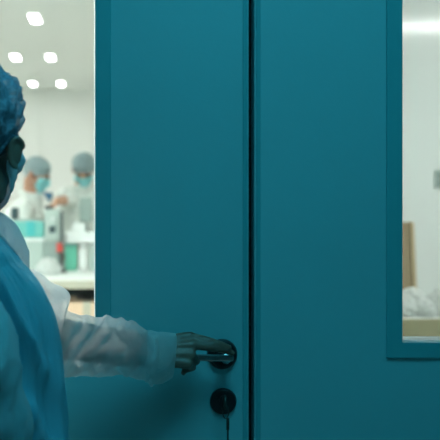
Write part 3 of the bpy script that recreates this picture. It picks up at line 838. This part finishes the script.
# lab stand with red clamp
c = P(61.8, 0, YT - .06)
st = empty('clamp_stand', (c.x, c.y, TZ), 'dark upright rod stand with a red clamp beside the grey machine', 'stand')
obj('base_plate', box((c.x - .03, c.y - .07, TZ), (c.x + .03, c.y + .018, TZ + .012), .004), M['black'], st)
bm = bmesh.new(); add_cyl(bm, (c.x, c.y, TZ + .01), (c.x, c.y, P(0, 211, YT).z), .0085, n=18, bev=.002); obj('rod', bm, M['dark'], st)
a, b = P(56.5, 252.5, YT - .085), P(62.2, 243, YT - .085)
obj('clamp', box((a.x, a.y, a.z), (b.x, a.y + .04, b.z), .007, 3), M['red'], st)
a, b = P(60.5, 257, YT - .08), P(63.5, 252.5, YT - .08)
obj('clamp_screw', box((a.x, a.y, a.z), (b.x, a.y + .03, b.z), .004), M['black'], st)
# green boxes and white container above them
lo, hi = on_table(64.5, 77, 244, tz_px, YT + .02, .2); lo = (lo[0], lo[1], TZ)
gb = lidbox('crate', lo, hi, M['green'], M['teal'], 'green crate under the left end of the white tray', 'crate', lid=.012)
lo, hi = on_table(78.5, 87.5, 244, tz_px, YT, .2); lo = (lo[0], lo[1], TZ)
wc = empty('canister', ((lo[0] + hi[0]) / 2, lo[1] + .06, TZ), 'white upright canister under the middle of the white tray', 'canister')
cx_ = (lo[0] + hi[0]) / 2; rr = (hi[0] - lo[0]) / 2
bm = bmesh.new(); add_cyl(bm, (cx_, lo[1] + rr, TZ), (cx_, lo[1] + rr, hi[2] - .03), rr, n=32, bev=.006); obj('drum', bm, M['white'], wc, smooth=False)
bm = bmesh.new(); add_cyl(bm, (cx_, lo[1] + rr, hi[2] - .03), (cx_, lo[1] + rr, hi[2]), rr * .96, n=32, bev=.004); obj('lid', bm, M['metalw'], wc)
lo, hi = on_table(89, 104, 244, tz_px, YT + .02, .2); lo = (lo[0], lo[1], TZ)
lidbox('crate', lo, hi, M['grey_l'], M['white'], 'pale crate under the right end of the white tray', 'crate', lid=.012)
lo, hi = on_table(66, 102, 232, 244, YT, .22)
wt = empty('tray', ((lo[0] + hi[0]) / 2, lo[1] + .11, lo[2]), 'wide white tray resting across the green crate and the white canister', 'tray')
bm = bmesh.new(); add_box(bm, lo, (hi[0], hi[1], lo[2] + .012), .003)
for q in ((lo, (lo[0] + .01, hi[1], hi[2])), ((hi[0] - .01, lo[1], lo[2]), hi), (lo, (hi[0], lo[1] + .01, hi[2])), ((lo[0], hi[1] - .01, lo[2]), hi)): add_box(bm, q[0], q[1], .003)
obj('tray_body', bm, M['white'], wt)
obj('rim', box((lo[0] - .006, lo[1] - .008, hi[2] - .012), (hi[0] + .006, lo[1] - .001, hi[2] + .002), .002), M['white'], wt)
zt = lo[2] + .012
lo, hi = on_table(72, 85, 223, 236, YT + .03, .12)
bx = empty('carton', ((lo[0] + hi[0]) / 2, lo[1] + .06, zt), 'small white carton standing in the white tray', 'box')
obj('carton_body', box((lo[0], lo[1], zt), hi, .004), M['white'], bx)
obj('flap', box((lo[0] + .002, lo[1] - .002, hi[2] - .001), (hi[0] - .002, lo[1] + .06, hi[2] + .003), .001), M['grey_l'], bx)
lo, hi = on_table(64.5, 70, 225, 234, YT + .03, .08)
lo, hi = on_table(79.5, 92, 197.5, 222, YT + .17, .04)
mn = empty('monitor', ((lo[0] + hi[0]) / 2, lo[1] + .02, zt), 'flat grey panel standing in the tray in front of the bending worker', 'panel')
obj('casing', box(lo, hi, .006, 2), M['grey'], mn)
obj('stand', box(((lo[0] + hi[0]) / 2 - .012, lo[1] + .004, zt), ((lo[0] + hi[0]) / 2 + .012, hi[1] - .004, lo[2] + .01), .003), M['grey'], mn)
lo, hi = on_table(86, 90.5, 226, 236, YT + .02, .03)
bt = empty('bottle', ((lo[0] + hi[0]) / 2, lo[1] + .02, zt), 'small dark bottle in the white tray', 'bottle')
xc = (lo[0] + hi[0]) / 2
bm = bmesh.new(); loft(bm, [[Vector((xc + r * math.cos(t), lo[1] + .02 + r * math.sin(t), zt + h)) for t in [2 * math.pi * k / 20 for k in range(20)]] for h, r in ((0, .011), (.002, .013), (.04, .013), (.05, .006), (.056, .006))])
obj('flask', bm, M['dark'], bt)
bm = bmesh.new(); add_cyl(bm, (xc, lo[1] + .02, zt + .056), (xc, lo[1] + .02, zt + .068), .0075, n=18, bev=.001); obj('cap', bm, M['black'], bt)

def bag(name, c, r, label, cat, group, seed, m):
    """crumpled film bag resting with a flat underside on z=c.z"""
    bm = bmesh.new(); bmesh.ops.create_icosphere(bm, subdivisions=5, radius=1.0)
    for v in bm.verts:
        d = v.co.normalized()
        k = 1 + .22 * noise.noise(d * 2.2 + Vector((seed, 0, 0))) - .16 * abs(noise.noise(d * 5 + Vector((0, seed, 0)))) - .06 * abs(noise.noise(d * 12 + Vector((0, 0, seed))))
        q = d * k
        z = max(q.z, -.55) + .55
        v.co = Vector((c[0] + q.x * r[0], c[1] + q.y * r[1], c[2] + z * r[2]))
        if z > 1.25: v.co.z += (z - 1.25) * r[2] * .6
    for f in bm.faces: f.smooth = True
    root = obj(name, bm, m, origin=c)
    tag(root, label, cat, group)
    return root
c = P(47, tz_px, 6.1)
bag('plastic_bag', (c.x, 6.16, TZ), (.075, .10, .055), 'crumpled pale plastic bag on the bench in front of the grey machine', 'bag', 'polythene bags', 3.3, M['bag'])
# cardboard box and cable on the lower shelf
a, b = P(62, 302.5, 5.83), P(112, 302.5, 5.83)
cb = empty('cardboard_box', ((a.x + b.x) / 2, 6.0, .60), 'tan cardboard box on the shelf below the bench top', 'box')
obj('carton_body', box((a.x, 5.83, .60), (b.x, 6.2, a.z), .004), M['card'], cb)
obj('tape', box(((a.x + b.x) / 2 - .022, 5.828, .66), ((a.x + b.x) / 2 + .022, 6.19, a.z + .001), .0005), M['beige'], cb)
lo = (a.x - .02, 6.3, .60)
obj_ = lidbox('storage_bin', (P(52, 0, 6.3).x, 6.3, .60), (P(125, 0, 6.3).x, 6.7, .86), M['dark'], M['black'], 'dark bin behind the cardboard box under the bench', 'box')
bm = bmesh.new(); cc = P(88, 295, 5.95)
zt2 = a.z + .0065
pts = [Vector((cc.x + (.055 + .012 * math.sin(3 * t)) * math.cos(t), 5.95 + .06 * math.sin(t), zt2 + .004 * t / 3 + .002 * (1 + math.sin(5 * t)))) for t in [k * .25 for k in range(64)]]
add_tube(bm, pts, .006, 8)
tag(obj('cable', bm, M['black'], origin=(cc.x, 5.95, zt2), smooth=True), 'black cable coiled on top of the cardboard box', 'cable')

# ------------------------------------------------------------------ right table: bags and a leaning board
T2Z = .90
t2 = empty('table', (1.6, 4.8, 0), 'table with tan front edge behind the right door window', 'table')
obj('table_top', box((.85, 4.40, T2Z - .035), (2.6, 5.25, T2Z), .004), M['white'], t2)
obj('front_edge', box((.85, 4.382, T2Z - .072), (2.6, 4.402, T2Z + .001), .003), M['tan'], t2)
for x in (.9, 2.55):
    for y in (4.46, 5.2): obj('leg', box((x - .022, y - .022, 0), (x + .022, y + .022, T2Z - .035), .004), M['metalw'], t2)
k = 0
for px, Yb, r, lab in ((404, 4.52, (.054, .075, .05), 'crumpled clear bag at the left of the pile on the right table'), (424, 4.50, (.052, .075, .042), 'crumpled clear bag in the middle of the pile on the right table'),
                  (444, 4.52, (.054, .08, .055), 'crumpled clear bag at the right of the pile on the right table'), (411, 4.78, (.072, .075, .055), 'crumpled clear bag at the back of the pile, before the leaning board'),
                  (441, 4.79, (.072, .075, .05), 'crumpled clear bag at the back right of the pile on the right table')):
    c = P(px, 300, Yb); k += 1
    bag('plastic_bag', (c.x, Yb, T2Z), r, lab, 'bag', 'polythene bags', 10 + 3.7 * k, M['bag'])
a = P(386, 222, 5.12); b = P(408.5, 222, 5.12)
bd = empty('board', ((a.x + b.x) / 2, 5.12, T2Z), 'tall tan board leaning upright at the back of the right table', 'board')
bm = bmesh.new()
H_ = a.z - T2Z
# slightly leaning slab: front face, lighter right edge strip
def slab(x0, x1, y0, y1, z0, z1, lean, cut=0):
    bm = bmesh.new()
    vs = [bm.verts.new(p) for p in ((x0, y0, z0), (x1, y0, z0), (x1, y1, z0), (x0, y1, z0), (x0, y0 + lean, z1), (x1, y0 + lean, z1 - cut), (x1, y1 + lean, z1 - cut), (x0, y1 + lean, z1))]
    for f in ((0, 1, 2, 3), (7, 6, 5, 4), (0, 1, 5, 4), (1, 2, 6, 5), (2, 3, 7, 6), (3, 0, 4, 7)): bm.faces.new([vs[i] for i in f])
    bmesh.ops.recalc_face_normals(bm, faces=bm.faces)
    bmesh.ops.bevel(bm, geom=bm.edges[:], offset=.002, segments=2, affect='EDGES'); return bm
obj('face_panel', slab(a.x, b.x, 5.04, 5.06, T2Z, a.z, .06), M['wood'], bd)
obj('edge_strip', slab(b.x, b.x + .018, 5.03, 5.075, T2Z, a.z, .06), M['wood_edge'], bd)
# switch plate on the partition
c = P(439, 179, 6.0)
sw = empty('wall_switch', (c.x, 6.0, c.z), 'small grey switch plate on the glossy partition wall', 'switch')
obj('plate', box((c.x - .026, 5.990, c.z - .05), (c.x + .026, 6.0, c.z + .05), .003), M['grey_l'], sw)
for q in (-.024, .022):
    obj('rocker', box((c.x - .014, 5.985, c.z + q - .016), (c.x + .014, 5.991, c.z + q + .016), .002), M['grey'], sw)

# ------------------------------------------------------------------ world, camera, colour management
w = bpy.data.worlds.new('world'); scene.world = w; w.use_nodes = True
w.node_tree.nodes['Background'].inputs['Color'].default_value = (0.02, 0.2, 0.28, 1)
w.node_tree.nodes['Background'].inputs['Strength'].default_value = 0.05

cam = bpy.data.cameras.new('camera'); co = bpy.data.objects.new('camera', cam); COL.objects.link(co)
co.location = (0, 0, CAMZ); co.rotation_euler = (R(90), 0, 0)
cam.sensor_fit = 'HORIZONTAL'; cam.sensor_width = 36; cam.lens = 36 * FPX / 440
cam.shift_x = (220 - VPX) / 440; cam.shift_y = -(220 - VPY) / 440
cam.dof.use_dof = True; cam.dof.focus_distance = 2.0; cam.dof.aperture_fstop = 6.3
cam.clip_start = .05
scene.camera = co
vs = scene.view_settings
scene.display_settings.display_device = 'sRGB'
vs.view_transform = 'Standard'; vs.look = 'None'; vs.gamma = 1; vs.exposure = 0.0; vs.use_curve_mapping = False
scene.cycles.use_denoising = True
scene.cycles.max_bounces = 12; scene.cycles.diffuse_bounces = 6; scene.cycles.transparent_max_bounces = 16
scene.cycles.sample_clamp_indirect = 8
